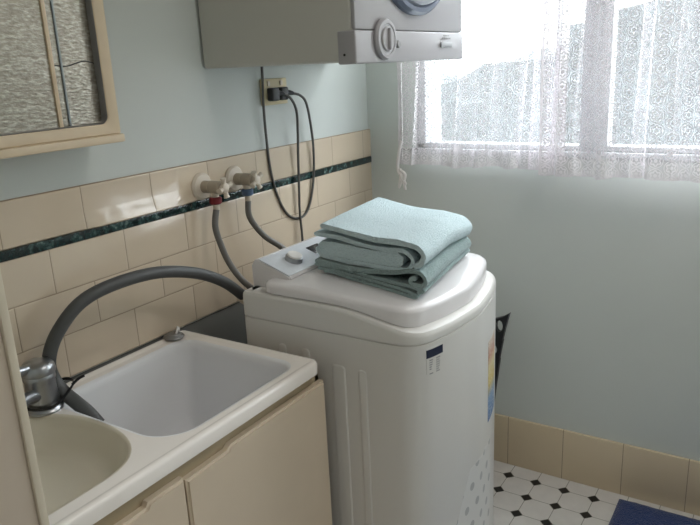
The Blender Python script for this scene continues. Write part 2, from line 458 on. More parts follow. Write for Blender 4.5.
# hedge outside
def hedge(name, x0, x1, y0, y1, zf, label, seed):
    bm = B(); nx = int((x1-x0)/.09); nz = 26; ny = 6
    prof = []
    for i in range(nx+1):
        x = x0+(x1-x0)*i/nx; zt = zf(x); ring = []
        path = [(y0, -.15+(zt+.15)*k/nz) for k in range(nz+1)]+[(y0+(y1-y0)*k/ny, zt) for k in range(1, ny+1)]+[(y1, -.15)]
        for (y, z) in path:
            nv = noise.fractal(Vector((x*2.2+seed, y*2.2, z*2.2)), 1, 2, 4)
            ring.append(bm.verts.new((x, y-.16*nv, max(-.15, z+(.16*nv if z > .3 else 0)))))
        prof.append(ring)
    for a, c in zip(prof, prof[1:]):
        for k in range(len(a)-1): bm.faces.new((a[k], c[k], c[k+1], a[k+1]))
    bmesh.ops.recalc_face_normals(bm, faces=bm.faces[:])
    return tag(obj(name, bm, M['foliage']), label, 'hedge')
hedge('hedge', -3.2, -.1, 3.0, 3.9, lambda x: 1.36+.09*sin(x*3+2.2), 'grey-green hedge outside, seen dimly through the left window pane', 0)
hedge('hedge', -.1, 3.2, 3.0, 3.9, lambda x: 1.62+.06*sin(x*4), 'taller grey-green hedge outside, seen dimly through the right window pane', 9)

# ------------------------------------------------------------------ curtains
def curtain(name, x0, x1, ztop, zbot, folds, gather, label, tail=False, ybase=-.045, n=420, seed=0):
    bm = B(); uvl = bm.loops.layers.uv.new('UVMap'); dl = bm.verts.layers.float.new('dense')
    nz = 46; rows = []
    for j in range(nz+1):
        t = j/nz; row = []; s = 0; prev = None
        for i in range(n+1):
            q = i/n
            x = x0+(x1-x0)*q
            g = gather(x)
            amp = .009+.011*g
            ph = 2*pi*folds*q*(1+.0*g)+9*g*q+1.3*sin(5*q+seed)+.35*sin(9*t+q*30+seed)
            y = ybase+amp*sin(ph)*(.75+.25*t)+.004*sin(2.3*ph+3*t)
            xx = x+.006*sin(1.7*ph+1+4*t)+.010*sin(3*t+seed)*t
            hemw = .010*noise.noise(Vector((x*9+seed, 0, 3)))+.007*noise.noise(Vector((x*30+seed, 2, 3)))
            z = ztop+(zbot+hemw-ztop)*t
            v = bm.verts.new((xx, y, z))
            if prev is not None: s += (Vector((xx, y))-prev).length
            prev = Vector((xx, y)); row.append((v, s))
            dist = z-zbot
            d = 0
            if dist < .055: d = .55
            if dist < .066 and dist > .052: d = .8
            if dist < .008: d = .8
            if i < 5 or i > n-5: d = max(d, .75)
            d = max(d, .62*max(0, g-.55)*2)
            v[dl] = min(d, .85)
        rows.append(row)
    for j in range(nz):
        for i in range(n):
            q = [rows[j][i], rows[j][i+1], rows[j+1][i+1], rows[j+1][i]]
            fc = bm.faces.new([k[0] for k in q])
            for lp, k in zip(fc.loops, q): lp[uvl].uv = (k[1], k[0].co.z)
    bmesh.ops.recalc_face_normals(bm, faces=bm.faces[:])
    return tag(obj(name, bm, M['lace']), label, 'curtain')
gl = lambda x: max(0, min(1, (x-.62)/.10))+max(0, min(1, (.20-x)/.05))*.6
gr = lambda x: max(0, 1-abs(x-.72)/.07)+max(0, 1-abs(x-.985)/.035)*.8
c1 = curtain('lace_curtain', .147, .735, 2.17, 1.108, 7, gl, 'left white floral lace curtain, from behind the dryer to the window mullion', seed=1)
c2 = curtain('lace_curtain', .665, 1.76, 2.17, 1.100, 12, gr, 'right white floral lace curtain with a gathered fold, reaching past the right edge', ybase=-.090, seed=4)
# trailing knotted corner of the left curtain
bm = B()
tube(bm, [(.166, -.05, 1.19), (.157, -.055, 1.15), (.150, -.055, 1.10), (.160, -.06, 1.075)], .006, 8)
for pts in ([(.160, -.055, 1.095), (.168, -.06, 1.065), (.186, -.062, 1.040)], [(.160, -.055, 1.09), (.163, -.058, 1.055), (.156, -.06, 1.025)], [(.162, -.06, 1.09), (.180, -.06, 1.075), (.176, -.06, 1.05), (.182, -.06, 1.02)]):
    tube(bm, pts, .005, 8, rfun=lambda t: .004+.003*sin(pi*t))
M['lacetail'] = plain('lace_ribbon', (226, 222, 220), .9)
obj('corner_tail', bm, M['lacetail'], c1)
rod = tag(obj('curtain_rod', tube(B(), [(.05, -.05, 2.18), (1.85, -.05, 2.18)], .008, 12, smoothn=0), M['winframe']), 'thin white curtain rod above the window', 'curtain rod')

# ------------------------------------------------------------------ wall cabinet with sliding glass
DX = .105
def cabinet():
    r = tag(empty('wall_cabinet', (.05, -1.45, 1.315)), 'cream framed wall cabinet with sliding silvery textured glass doors above the tub', 'cabinet')
    yl, yr, zb, zt = -1.755, -1.200, 1.325, 1.95
    obj('case', box(B(), .001, DX-.03, yl, yr-.004, zb+.012, zt, .004), M['frame'], r)
    bm = B(); n = 8
    outer = rrect(yl, yr, zb+.012, zt, .004, n); inner = rrect(yl+.02, yr-.027, zb+.035, zt-.03, .018, n)
    rings = []
    def ring(lp, x): return [bm.verts.new((x, a, b)) for a, b in lp]
    A = [ring(outer, DX-.03), ring(outer, DX-.002), ring(inset(outer, .002), DX), ring(inset(inner, -.004), DX), ring(inner, DX-.003), ring(inner, DX-.022)]
    N = len(outer)
    for a, c in zip(A, A[1:]):
        for k in range(N): bm.faces.new((a[k], a[(k+1) % N], c[(k+1) % N], c[k]))
    bmesh.ops.recalc_face_normals(bm, faces=bm.faces[:])
    obj('frame', bm, M['frame'], r)
    bm = B(); A = [[bm.verts.new((x, a, b)) for a, b in lp] for lp, x in ((inner, DX-.004), (inset(inner, .0015), DX-.003), (inset(inner, .003), DX-.006), (inset(inner, .003), DX-.02))]
    for a, c in zip(A, A[1:]):
        for k in range(N): bm.faces.new((a[k], a[(k+1) % N], c[(k+1) % N], c[k]))
    obj('gasket', bm, M['metalgrey'], r)
    p = obj('sliding_door', box(B(), DX-.015, DX-.012, yl+.02, -1.330, zb+.035, zt-.03), M['hammer'], r)
    obj('edge_strip', box(B(), DX-.015, DX-.008, -1.341, -1.332, zb+.03, zt-.03, .001), M['strip'], p)
    p = obj('sliding_door', box(B(), DX-.024, DX-.021, -1.345, yr-.026, zb+.035, zt-.03), M['hammer'], r)
    obj('edge_strip', box(B(), DX-.0215, DX-.018, -1.311, -1.306, zb+.03, zt-.03, .001), M['bluestrip'], p)
    obj('dark_line', tube(B(), [(DX-.0205, -1.345, 1.486), (DX-.0205, -1.30, 1.480), (DX-.0205, -1.27, 1.486), (DX-.0205, -1.25, 1.489), (DX-.0205, -1.23, 1.484)], .0012, 6), M['plugm'], p)  # thin dark line running across the pane
    obj('ledge', box(B(), .001, DX+.012, yl, yr-.001, zb-.005, zb+.012, .003), M['frame'], r)
cabinet()

# ------------------------------------------------------------------ dryer on the wall
def dryer():
    DZ = 1.459
    r = tag(empty('clothes_dryer', (.25, -.535, DZ)), 'off-white wall-mounted clothes dryer with dial, hung above the washing machine', 'dryer')
    obj('body', box(B(), .006, .468, -.828, -.238, DZ+.004, 2.10, .008, 3), M['dryer'], r)
    # front: upper plastic fascia and lower control panel, slightly proud
    obj('front_panel', box(B(), .466, .478, -.826, -.240, 1.532, 2.10, .004), M['dryfront'], r)
    cp = obj('control_panel', box(B(), .430, .479, -.830, -.236, DZ-.002, 1.5310, .004, 3), M['dryfront'], r)
    obj('screw', lathe(B(), (.450, -.832, 1.478), (0, -1, 0), [(.003, 0), (.003, .001), (0, .001)], 12), M['black'], cp)
    dc = (.480, -.704, 1.511)
    d = obj('dial', lathe(B(), dc, (1, 0, 0), [(.047, 0), (.048, .006), (.044, .012), (.036, .0125), (.034, .009), (.030, .009), (.029, .013), (.027, .015), (0, .015)], 40), M['dryfront'], r)
    obj('dial_grip', box(B(), .490, .503, dc[1]-.005, dc[1]+.005, dc[2]-.025, dc[2]+.025, .004), M['dryfront'], d)
    obj('dial_ring', lathe(B(), (dc[0]+.0095, dc[1], dc[2]), (1, 0, 0), [(.0355, 0), (.0355, .001), (.0305, .001)], 40), M['metalgrey'], d)
    obj('button', lathe(B(), (.482, -.643, 1.499), (1, 0, 0), [(.009, 0), (.009, .006), (.007, .008), (0, .008)], 20), M['metalgrey'], r)
    obj('badge', box(B(), .482, .4845, -.392, -.322, 1.490, 1.504, .001), M['metalgrey'], cp)
    bm = B()
    for k in range(5): box(bm, .4828, .4834, -.385+k*.012, -.378+k*.012, 1.512, 1.5165)
    for k in range(3): box(bm, .4828, .4834, -.376+k*.014, -.368+k*.014, 1.520, 1.523)
    obj('printed_text', bm, M['greyprint'], cp)
    # round door with bulging glass
    c = (.477, -.540, 1.790)
    dr = obj('door', lathe(B(), c, (1, 0, 0), [(.222, 0), (.222, .012), (.214, .020), (.204, .021), (.200, .016)], 64), M['doorring'], r)
    obj('door_glass', lathe(B(), c, (1, 0, 0), [(.201, .010), (.197, .026), (.176, .040), (.13, .050), (.07, .056), (0, .058)], 64), M['doorglass'], dr)
    return r
DRYER = dryer()

# ------------------------------------------------------------------ washer
# plan of the body (x, y), counter-clockwise seen from above
half = [(.60, -.950), (.652, -.943), (.682, -.915), (.702, -.862), (.717, -.800), (.725, -.735)]
half = [(a-.008*max(0, (a-.69)/.03), b) for a, b in half]
planpts = [(.20, -.950)]+[(.30, -.95), (.40, -.95), (.50, -.95)]+half+[(.719, -.685)]+[(x-.010*min(1, (-y-.70)/.16), -1.37-y) for x, y in half[::-1]]+[(.50, -.42), (.40, -.42), (.30, -.42), (.20, -.42)]
def plan(off=0.0, rc=.012, x0=.175):
    fr = catmull([(x, y, 0) for x, y in planpts], 4)
    lp = [(p.x, p.y) for p in fr if p.x > x0+rc+.004]
    # back corners
    lp += [(x0+rc-rc*sin(R(15*k)), -.42-rc+rc*cos(R(15*k))) for k in range(0, 7)]+[(x0+rc-rc*cos(R(15*k)), -.95+rc-rc*sin(R(15*k))) for k in range(0, 7)]
    if off: lp = inset(lp, off)
    return lp
def zrim(x): # body rim height falls towards the front
    if x < .45: return .912
    t = min(1, (x-.45)/.27); return .912-.042*t*t*(3-2*t)*1.0
def ring3(lp, f): return [(x, y, f(x)) for x, y in lp]
def washer():
    r = tag(empty('washing_machine', (.45, -.685, 0)), 'white top-loading washing machine with a bowed front beside the laundry tub', 'washing machine')
    bm = B()
    P0 = plan(.02); P = plan(); Pg = plan(.004)
    loft(bm, [ring3(P0, lambda x: .03), ring3(P, lambda x: .05), ring3(P, lambda x: .8425), ring3(Pg, lambda x: .8438), ring3(Pg, lambda x: .8455), ring3(P, lambda x: .847),
              ring3(P, lambda x: zrim(x)-.012), ring3(plan(.0015), lambda x: zrim(x)-.006), ring3(plan(.005), lambda x: zrim(x)-.0015), ring3(plan(.010), zrim), ring3(plan(.03), lambda x: zrim(x)+.002)], True, True)
    body = obj('body', bm, M['washbody'], r, ang=30)
    # pressed grooves on the side panel
    for x in (.30, .372, .475, .535):
        bm = B(); lp = rrect(x-.028 if x in (.475,) else x-.012, x+.012, .12, .79 if x < .4 else .765, .010, 6)
        bm2 = [(a, b) for a, b in lp]
        rings = [[(a, -.950, b) for a, b in bm2], [(a, -.9522, b) for a, b in inset(bm2, .002)], [(a, -.9526, b) for a, b in inset(bm2, .005)]]
        loft(bm, rings, False, True)
        tag(obj('pressed_rib', bm, M['washbody'], body, ang=60), None)
    # lid
    def ztop(x):
        t = max(0, min(1, (x-.30)/.42)); return .943-.026*t*t
    bm = B()
    def lidloop(off, zf):
        lp = plan(off, .045, .226)
        sm = lambda x: (lambda t: t*t*(3-2*t))(max(0, min(1, (x-.42)/.28)))
        lp = [(x-.018*sm(x), y-(y+.685)*.035*sm(x)) for x, y in lp]
        return [(x, y, zf(x)) for x, y in lp]
    zb = lambda x: zrim(x)-.001
    loft(bm, [lidloop(.014, zb), lidloop(.008, lambda x: zb(x)+.004), lidloop(.007, lambda x: ztop(x)-.014), lidloop(.009, lambda x: ztop(x)-.006), lidloop(.016, lambda x: ztop(x)-.0015), lidloop(.024, ztop)]+[[(.46+(x-.46)*k, -.685+(y+.685)*k, ztop(.46+(x-.46)*k)+.001) for x, y, z in lidloop(.024, ztop)] for k in (.8, .5, .2)], True, True)
    obj('lid', bm, M['lid'], r, ang=50)
    # control console behind the lid, sloping down to the front
    bm = B()
    sec = [(.178, .906), (.178, .968), (.190, .984), (.203, .986), (.300, .952), (.304, .947), (.302, .938), (.262, .932), (.258, .91)]
    prism(bm, sec, lambda p, k: (p[0], -.904+k*(-.466+.904), p[1]))
    bmesh.ops.bevel(bm, geom=[e for e in bm.edges if abs(e.verts[0].co.y-e.verts[1].co.y) < .01], offset=.003, segments=2, affect='EDGES')
    con = obj('control_console', bm, M['lid'], r, ang=30)
    ex = Vector((.300-.203, 0, .952-.986)).normalized(); nn = Vector((-ex.z, 0, ex.x)); o = Vector((.203, 0, .986))
    def onp(u, y, h): q = o+ex*u+nn*h; return Vector((q.x, y, q.z))
    def slab(u0, u1, y0, y1, h, rad, name, mat, par, n=5):
        bm = B(); lp = rrect(u0, u1, y0, y1, rad, n)
        loft(bm, [[onp(a, b, -.002) for a, b in lp], [onp(a, b, h) for a, b in lp], [onp(a, b, h+.0003) for a, b in inset(lp, .0006)]], True, True)
        return obj(name, bm, mat, par, ang=30)
    pn = slab(.001, .101, -.902, -.468, .0012, .004, 'panel_overlay', M['panel'], con)
    slab(.028, .064, -.735, -.680, .0020, .002, 'display', M['black'], con)
    kc = onp(.054, -.822, .001)
    kb = obj('knob', lathe(B(), kc, nn, [(.0235, 0), (.0235, .010), (.022, .013), (.019, .014), (.018, .016), (.016, .017), (0, .017)], 36), M['silver'], con)
    obj('knob_cap', lathe(B(), kc+nn*.0135, nn, [(.0205, 0), (.0195, .004), (.017, .005), (0, .0055)], 36), M['white'], kb)
    # surface lookup on the front for labels: x at given y
    fr = [(p.x, p.y) for p in catmull([(x, y, 0) for x, y in planpts], 10) if p.x > .62]
    def fx(y):
        for a, b in zip(fr, fr[1:]):
            if a[1] <= y <= b[1]: return a[0]+(b[0]-a[0])*(y-a[1])/max(1e-6, b[1]-a[1])
        return fr[0][0]
    def patch(name, y0, y1, zlo, zhi, mat, par, off=.0008, n=14):
        bm = B(); A = []
        for i in range(n+1):
            y = y0+(y1-y0)*i/n; t = i/n
            zl = zlo(t) if callable(zlo) else zlo; zh = zhi(t) if callable(zhi) else zhi
            A.append([(fx(y)-.001, y, zl), (fx(y)+off, y, zl), (fx(y)+off, y, zh), (fx(y)-.001, y, zh)])
        rings = [[bm.verts.new(p) for p in q] for q in A]
        for a, c in zip(rings, rings[1:]):
            for k in range(4): bm.faces.new((a[k], a[(k+1) % 4], c[(k+1) % 4], c[k]))
        bm.faces.new(rings[0]); bm.faces.new(rings[-1])
        bmesh.ops.recalc_face_normals(bm, faces=bm.faces[:])
        return obj(name, bm, mat, par, ang=30)
    lb = patch('spec_label', -.912, -.862, .768, .832, M['washbody'], body, .0006)
    patch('label_heading', -.912, -.860, .808, .828, M['navy'], lb, .0012)
    bm = B()
    for k in range(7):
        for (a, b) in ((-.905, -.893), (-.884, -.869)):
            if random.random() < .85:
                z = .800-k*.0055; bb = b-random.random()*.006
                x = fx((a+bb)/2)
                vs = [bm.verts.new(q) for q in ((fx(a)+.0010, a, z), (fx(bb)+.0010, bb, z), (fx(bb)+.0010, bb, z+.0028), (fx(a)+.0010, a, z+.0028))]
                bm.faces.new(vs)
    obj('label_small_print', bm, M['greyprint'], lb)
    tag(patch('energy_sticker', -.598, -.50, .50, .735, M['sticker'], body, .0008), 'colourful energy rating sticker')
    # printed dotted decal low on the front, with a diagonal edge
    patch('dotted_decal', -.868, -.56, lambda t: .05, lambda t: .20+.235*min(1, t/.42), M['decal'], body, .0006, 30)
    for (x, y) in ((.22, -.90), (.22, -.47), (.62, -.90), (.62, -.47)):
        obj('foot', lathe(B(), (x, y, 0), (0, 0, 1), [(.022, 0), (.022, .02), (.014, .035)], 16), M['black'], r)
    return r
WASHER = washer()

# ------------------------------------------------------------------ towels
def offset_profile(c, th):
    """c: centre line [(u,z)], returns closed outline of thickness th with round ends"""
    P = catmull([(a, 0, b) for a, b in c], 6); n = len(P); L = []; Rr = []
    for i, p in enumerate(P):
        t = (P[min(i+1, n-1)]-P[max(i-1, 0)]).normalized(); nn = Vector((-t.z, 0, t.x))
        L.append(p+nn*th/2); Rr.append(p-nn*th/2)
    t = (P[-1]-P[-2]).normalized(); e = [P[-1]+t*th*.4+Vector((-t.z, 0, t.x))*th*.2, P[-1]+t*th*.4-Vector((-t.z, 0, t.x))*th*.2]
    t = (P[0]-P[1]).normalized(); s = [P[0]+t*th*.4+Vector((-t.z, 0, t.x))*th*.2, P[0]+t*th*.4-Vector((-t.z, 0, t.x))*th*.2]
    return L+e+Rr[::-1]+s
TO = Vector((.324, -.822, .004)); ta = R(-8)
tu = Vector((cos(ta), sin(ta), 0)); tv = Vector((-.13, .99, 0)).normalized()
def towel(name, strips, label, mat, du=0, dv=0, rot=0, ln=.42, seed=0):
    bm = B(); nv = 26
    for si, (c, th, v0, v1) in enumerate(strips):
        prof = offset_profile(c, th); rings = []
        a = bm
        for k in range(nv+1):
            q = k/nv; vv = v0+(v1-v0)*q; edge = min(q, 1-q)*(v1-v0)
            sh = 1.0 if edge > .006 else .80
            ring = []
            cc = sum((p.z for p in prof))/len(prof)
            for p in prof:
                u = p.x+du; z = p.z
                nzv = noise.noise(Vector((u*7+seed, vv*7, z*14+si)))
                nz2 = noise.noise(Vector((u*26+seed, vv*26, z*40+si*3)))
                droop = -.016*max(0, (vv-.22)/.15)*max(0, u/.33)*(1 if z > 1.0 else .15)
                uu = u+.007*nzv+.0024*nz2+rot*(vv-.2)
                w = TO+tu*uu*.98+tv*(vv+dv+.005*nzv+(.004*noise.noise(Vector((u*12, z*30, seed)))))
                ring.append((w.x, w.y, TO.z+z+.0045*nzv+.0018*nz2+droop))
            rings.append(ring)
        loft(bm, rings, True, True)
    bmesh.ops.remove_doubles(bm, verts=bm.verts[:], dist=1e-5)
    o = obj(name, bm, mat, ang=70)
    return tag(o, label, 'towel', 'folded aqua towels on the washing machine')
# bottom towel: thin double fold close to the lid
towel('folded_towel', [([(.01, .953), (.12, .951), (.24, .944), (.30, .938), (.322, .931), (.300, .929), (.22, .936), (.10, .944), (.03, .947)], .0075, 0, .385),
                        ([(.00, .962), (.10, .9605), (.24, .954), (.33, .949), (.338, .944), (.325, .940)], .008, .004, .39)],
      'thin folded aqua towel at the bottom of the stack, shade in its colour', M['towel_shade'], seed=2)
# middle towel: rolled fold at the front corner
towel('folded_towel', [([(.005, .972), (.12, .972), (.24, .9755), (.30, .988), (.332, .990), (.348, .975), (.338, .958), (.31, .958), (.305, .968), (.318, .974)], .011, 0, .38)],
      'folded aqua towel with a rolled edge mid-stack, shade in its colour', M['towel_shade'], seed=5)
# top towel: nested folds
towel('folded_towel', [([(.030, 1.066), (.10, 1.060), (.20, 1.054), (.28, 1.056), (.325, 1.052), (.346, 1.034), (.338, 1.012), (.320, 1.003)], .013, 0, .37),
                        ([(.008, 1.044), (.06, 1.043), (.15, 1.034), (.24, 1.031), (.285, 1.034), (.312, 1.020), (.306, .998), (.28, .988), (.15, .985), (.05, .984), (.015, .990), (.008, 1.004)], .011, .004, .365),
                        ([(.024, 1.008), (.08, 1.008), (.16, 1.006), (.23, 1.006), (.268, 1.007)], .036, .008, .36)],
      'pale aqua folded towel on top of the stack', M['towel'], seed=8)

# ------------------------------------------------------------------ laundry tub
TZ = .8; TX0, TX1, TY0, TY1 = .010, .458, -1.79, -1.008
def tub():
    r = tag(empty('laundry_tub', (.23, -1.4, TZ-.05)), 'white enamel laundry tub with a large square bowl and a small round-ended bowl', 'tub')
    n = 8
    out0 = rrect(TX0, TX1, TY0, TY1, [.022, .012, .006, .006], n)
    big = rrect(.060, .412, -1.438, -1.052, [.040, .045, .050, .075], n)
    # small bowl with a round right-hand end
    sm = []
    cx_, hw = .228, .174
    for k in range(33):
        a = R(0+180*k/32); sm.append((cx_+hw*cos(a)*1.0, -1.615+.160*max(0, sin(a))**.62))
    sm += [(cx_-hw, -1.70), (cx_-hw+.03, -1.745), (cx_, -1.752), (cx_+hw-.03, -1.745), (cx_+hw, -1.70)]
    def L3(lp, z): return [(x, y, z) for x, y in lp]
    # rim + deck
    bm = B()
    lps = [L3(out0, TZ-.030), L3(inset(out0, -.0005), TZ-.008), L3(inset(out0, .002), TZ-.002), L3(inset(out0, .006), TZ), L3(inset(out0, .014), TZ), L3(inset(out0, .019), TZ-.003), L3(inset(out0, .024), TZ-.004)]
    rg = loft(bm, lps)
    zd = TZ-.004
    hb = [bm.verts.new((x, y, zd)) for x, y in inset(big, -.010)]
    hs = [bm.verts.new((x, y, zd)) for x, y in inset(sm, -.008)]
    es = []
    for lp in (rg[-1], hb, hs):
        for k in range(len(lp)):
            e = bm.edges.get((lp[k], lp[(k+1) % len(lp)])) or bm.edges.new((lp[k], lp[(k+1) % len(lp)])); es.append(e)
    bmesh.ops.triangle_fill(bm, use_beauty=True, use_dissolve=False, edges=es)
    for f_ in bm.faces:
        if f_.normal.z < 0 and all(abs(v.co.z-zd) < 1e-5 for v in f_.verts): f_.normal_flip()
    obj('deck', bm, M['tub'], r, ang=50)
    bm = B()
    loft(bm, [L3(inset(big, -.010), zd), L3(inset(big, -.004), zd-.0015), L3(big, zd-.006), L3(inset(big, .004), zd-.02), L3(inset(big, .022), zd-.19), L3(inset(big, .032), zd-.215), L3(inset(big, .05), zd-.225)], False, True)
    b = obj('large_bowl', bm, M['bigbowl'], r, ang=50); b['label'] = 'large white square bowl'
    obj('drain', lathe(B(), (.24, -1.24, zd-.2255), (0, 0, 1), [(.03, 0), (.03, .003), (.024, .004), (.02, .001), (0, .001)], 24), M['chrome'], r)
    bm = B()
    loft(bm, [L3(inset(sm, -.008), zd), L3(inset(sm, -.003), zd-.001), L3(sm, zd-.004), L3(inset(sm, .004), zd-.015), L3(inset(sm, .02), zd-.05), L3(inset(sm, .035), zd-.060), L3(inset(sm, .05), zd-.063)], False, True)
    b = obj('small_bowl', bm, M['bowl'], r, ang=50); b['label'] = 'small bone-coloured bowl with a round end'
tub()

def laundry_cabinet():
    r = tag(empty('laundry_cabinet', (.22, -1.4, 0)), 'cream laminate cabinet with two doors under the laundry tub', 'cabinet')
    bm = B()
    box(bm, .012, .435, -1.006, -.990, 0, .768, .001); box(bm, .012, .435, -1.788, -1.772, 0, .768, .001)
    box(bm, .415, .435, -1.788, -.990, .700, .768, .001)    # top rail
    box(bm, .012, .40, -1.772, -1.006, .05, .066); box(bm, .012, .022, -1.772, -1.006, .06, .55)
    box(bm, .40, .41, -1.772, -1.006, 0, .10)
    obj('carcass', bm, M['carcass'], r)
    def door(y0, y1, joint_right, name):
        zt = .738; bm = B()
        nt = .085
        pts = [(y0, .10), (y1, .10)]
        if joint_right:   # notch next to y1
            pts += [(y1, zt-.002), (y1-nt, zt-.002), (y1-nt-.006, zt-.010), (y1-nt-.014, zt-.010), (y0, zt-.010)]
        else:
            pts += [(y1, zt), (y0+nt+.04, zt), (y0+nt+.03, zt-.008), (y0, zt-.010)]
        prism(bm, pts, lambda p, k: (.436+k*.017, p[0], p[1]))
        bmesh.ops.bevel(bm, geom=[e for e in bm.edges if e.verts[0].co.x > .45 and e.verts[1].co.x > .45], offset=.005, segments=3, affect='EDGES')
        return obj(name, bm, M['cabcream'], r, ang=50)
    door(-1.4425, -.990, False, 'door')
    door(-1.788, -1.4465, True, 'door')
laundry_cabinet()

# ------------------------------------------------------------------ mixer tap
def mixer():
    x, y = .074, -1.466; z0 = TZ-.004
    r = tag(empty('mixer_tap', (x, y, z0)), 'worn chrome mixer tap at the back of the tub, beside the dark drain hose', 'tap')
    obj('base_ring', lathe(B(), (x, y, z0), (0, 0, 1), [(.038, 0), (.038, .004), (.033, .010), (.031, .016)], 36), M['chrome'], r)
    obj('body', lathe(B(), (x, y, z0+.012), (0, 0, 1), [(.031, 0), (.032, .012), (.030, .030), (.030, .052), (.032, .058), (.032, .066), (.031, .068)], 36), M['chrome'], r)
    bm = lathe(B(), (x, y, z0+.081), (0, 0, 1), [(.033, 0), (.0345, .006), (.033, .016), (.026, .024), (.012, .028), (0, .029)], 36)
    lv = obj('lever', bm, M['chrome'], r)
    bm = B(); tube(bm, [(x, y-.01, z0+.096), (x+.008, y-.05, z0+.104), (x+.012, y-.085, z0+.114)], .009, 14, rfun=lambda t: .012-.005*t)
    obj('lever_handle', bm, M['chrome'], lv)
    bm = B(); tube(bm, [(x+.008, y-.015, z0+.038), (x+.022, y-.045, z0+.048), (x+.045, y-.085, z0+.052), (x+.065, y-.115, z0+.044), (x+.068, y-.120, z0+.030)], .011, 18, rfun=lambda t: .014-.003*t)
    obj('spout', bm, M['chrome'], r)
mixer()
def plug():
    z0 = TZ-.0005
    r = tag(empty('sink_plug', (.030, -1.060, z0)), 'small grey and white sink plug lying on the back rim of the tub', 'sink plug')
    obj('rubber_disc', lathe(B(), (.033, -1.062, z0), (0, 0, 1), [(.025, 0), (.027, .003), (.025, .006), (.019, .008), (.017, .011), (.010, .012), (0, .012)], 28), M['metalgrey'], r)
    bm = B(); tube(bm, [(.026, -1.045, z0+.010), (.028, -1.043, z0+.019), (.034, -1.047, z0+.022), (.040, -1.055, z0+.018), (.042, -1.062, z0+.011)], .003, 8)
    tube(bm, [(.018, -1.030, z0+.003), (.022, -1.034, z0+.014), (.026, -1.040, z0+.010)], .0035, 8)
    obj('pull_ring', bm, M['white'], r)
plug()

# ------------------------------------------------------------------ hoses
hp = [(.110, -.70, .70), (.118, -.80, .79), (.119, -.885, .873), (.116, -.948, .928), (.112, -1.035, .975), (.108, -1.15, 1.009), (.098, -1.265, 1.014), (.085, -1.350, .995), (.072, -1.408, .943), (.063, -1.432, .888), (.066, -1.430, .845), (.085, -1.425, .818), (.115, -1.419, .797), (.140, -1.413, .778), (.158, -1.404, .750)]
dh = tag(empty('drain_hose', (.12, -1.2, .75)), 'dark grey drain hose arching from the washing machine into the tub', 'hose')
obj('hose', tube(B(), hp, .0145, 20), M['hose'], dh)
bm = B(); tube(bm, [(.1175, -.868, .857), (.119, -.884, .872)], .0185, 20, smoothn=0)
o = obj('end_collar', bm, M['tapw'], dh)
# black cable tie holding hose to the tap
bm = B()
cy_, cx2 = -1.462, .085
loop = [(.044+0*k, 0, 0) for k in range(0)]
lp = [(.040, -1.470), (.050, -1.494), (.075, -1.503), (.100, -1.492), (.112, -1.465), (.106, -1.430), (.092, -1.404), (.062, -1.402), (.044, -1.425), (.040, -1.450)]
z0 = TZ+.012
P3 = [(a, b, z0+.022*max(0, min(1, (b+1.455)/.045))) for a, b in lp]
C = catmull(P3, 6, closed=True)
loft(bm, [[c+Vector((0, 0, -.003)) for c in C], [c+Vector((0, 0, .003)) for c in C]])
C2 = [c+((c-Vector((.078, -1.455, c.z)))*Vector((1, 1, 0))).normalized()*.0016 for c in C]
loft(bm, [[c+Vector((0, 0, -.003)) for c in C2], [c+Vector((0, 0, .003)) for c in C2]])
N = len(C)
bm.verts.ensure_lookup_table()
ct = tag(empty('cable_tie', (.09, -1.46, z0)), 'black cable tie holding the drain hose to the chrome tap', 'cable tie')
obj('strap', bm, M['black'], ct)
bm = B(); tube(bm, [(.100, -1.412, z0+.021), (.107, -1.400, z0+.031), (.114, -1.390, z0+.036)], .0032, 8); obj('tail', bm, M['black'], ct)

def wall_tap(y, col_m, label, hose_pts, hlabel, tilt):
    r = tag(empty('wall_tap', (.009, y, 1.16)), label, 'tap', 'white washing machine taps')
    z = 1.163
    obj('flange', lathe(B(), (.009, y, z), (1, 0, 0), [(.036, 0), (.037, .004), (.032, .010), (.018, .013)], 32), M['tapw'], r)
    ax = Vector((1, .10, -.02)).normalized(); o = Vector((.020, y, z))
    obj('body', lathe(B(), o, ax, [(.0165, 0), (.0165, .020), (.0150, .021), (.0150, .024), (.0175, .025), (.0175, .052), (.014, .056)], 24), M['tapb'], r)
    # outlet down
    od = o+ax*.034
    obj('outlet_spigot', tube(B(), [od, od+Vector((.0, 0, -.030))], .010, 16, smoothn=0), M['tapw'], r)
    # star handle
    h = o+ax*.056
    bm = B(); lathe(bm, h, ax, [(.008, 0), (.008, .006), (.013, .008), (.013, .016), (.009, .019), (0, .020)], 20)
    n = ax.orthogonal().normalized(); b = ax.cross(n)
    for k in range(4):
        a = pi/4+k*pi/2+tilt; d = n*cos(a)+b*sin(a)
        tube(bm, [h+ax*.012+d*.008, h+ax*.012+d*.020, h+ax*.013+d*.027], .006, 10, rfun=lambda t: .0052+.0028*t)
    obj('star_handle', bm, M['tapw'], r)
    return od
od1 = wall_tap(-.885, M['red'], 'left white wall tap with a dark red hose collar', None, None, .2)
od2 = wall_tap(-.756, M['blue'], 'right white wall tap with a slate blue hose collar', None, None, .5)
def inlet(name, od, mat, pts, label):
    r = tag(empty(name, od+Vector((0, 0, -.1))), label, 'hose', 'washing machine inlet hoses')
    obj('collar', lathe(B(), od+Vector((0, 0, -.026)), (0, 0, -1), [(.014, 0), (.0165, .002), (.0165, .016), (.013, .019)], 16), mat, r)
    obj('ferrule', lathe(B(), od+Vector((0, 0, -.044)), (0, 0, -1), [(.009, 0), (.009, .016), (.0075, .018)], 16), M['tapw'], r)
    obj('hose', tube(B(), [od+Vector((0, 0, -.058))]+pts, .0085, 14), M['hose2'], r)
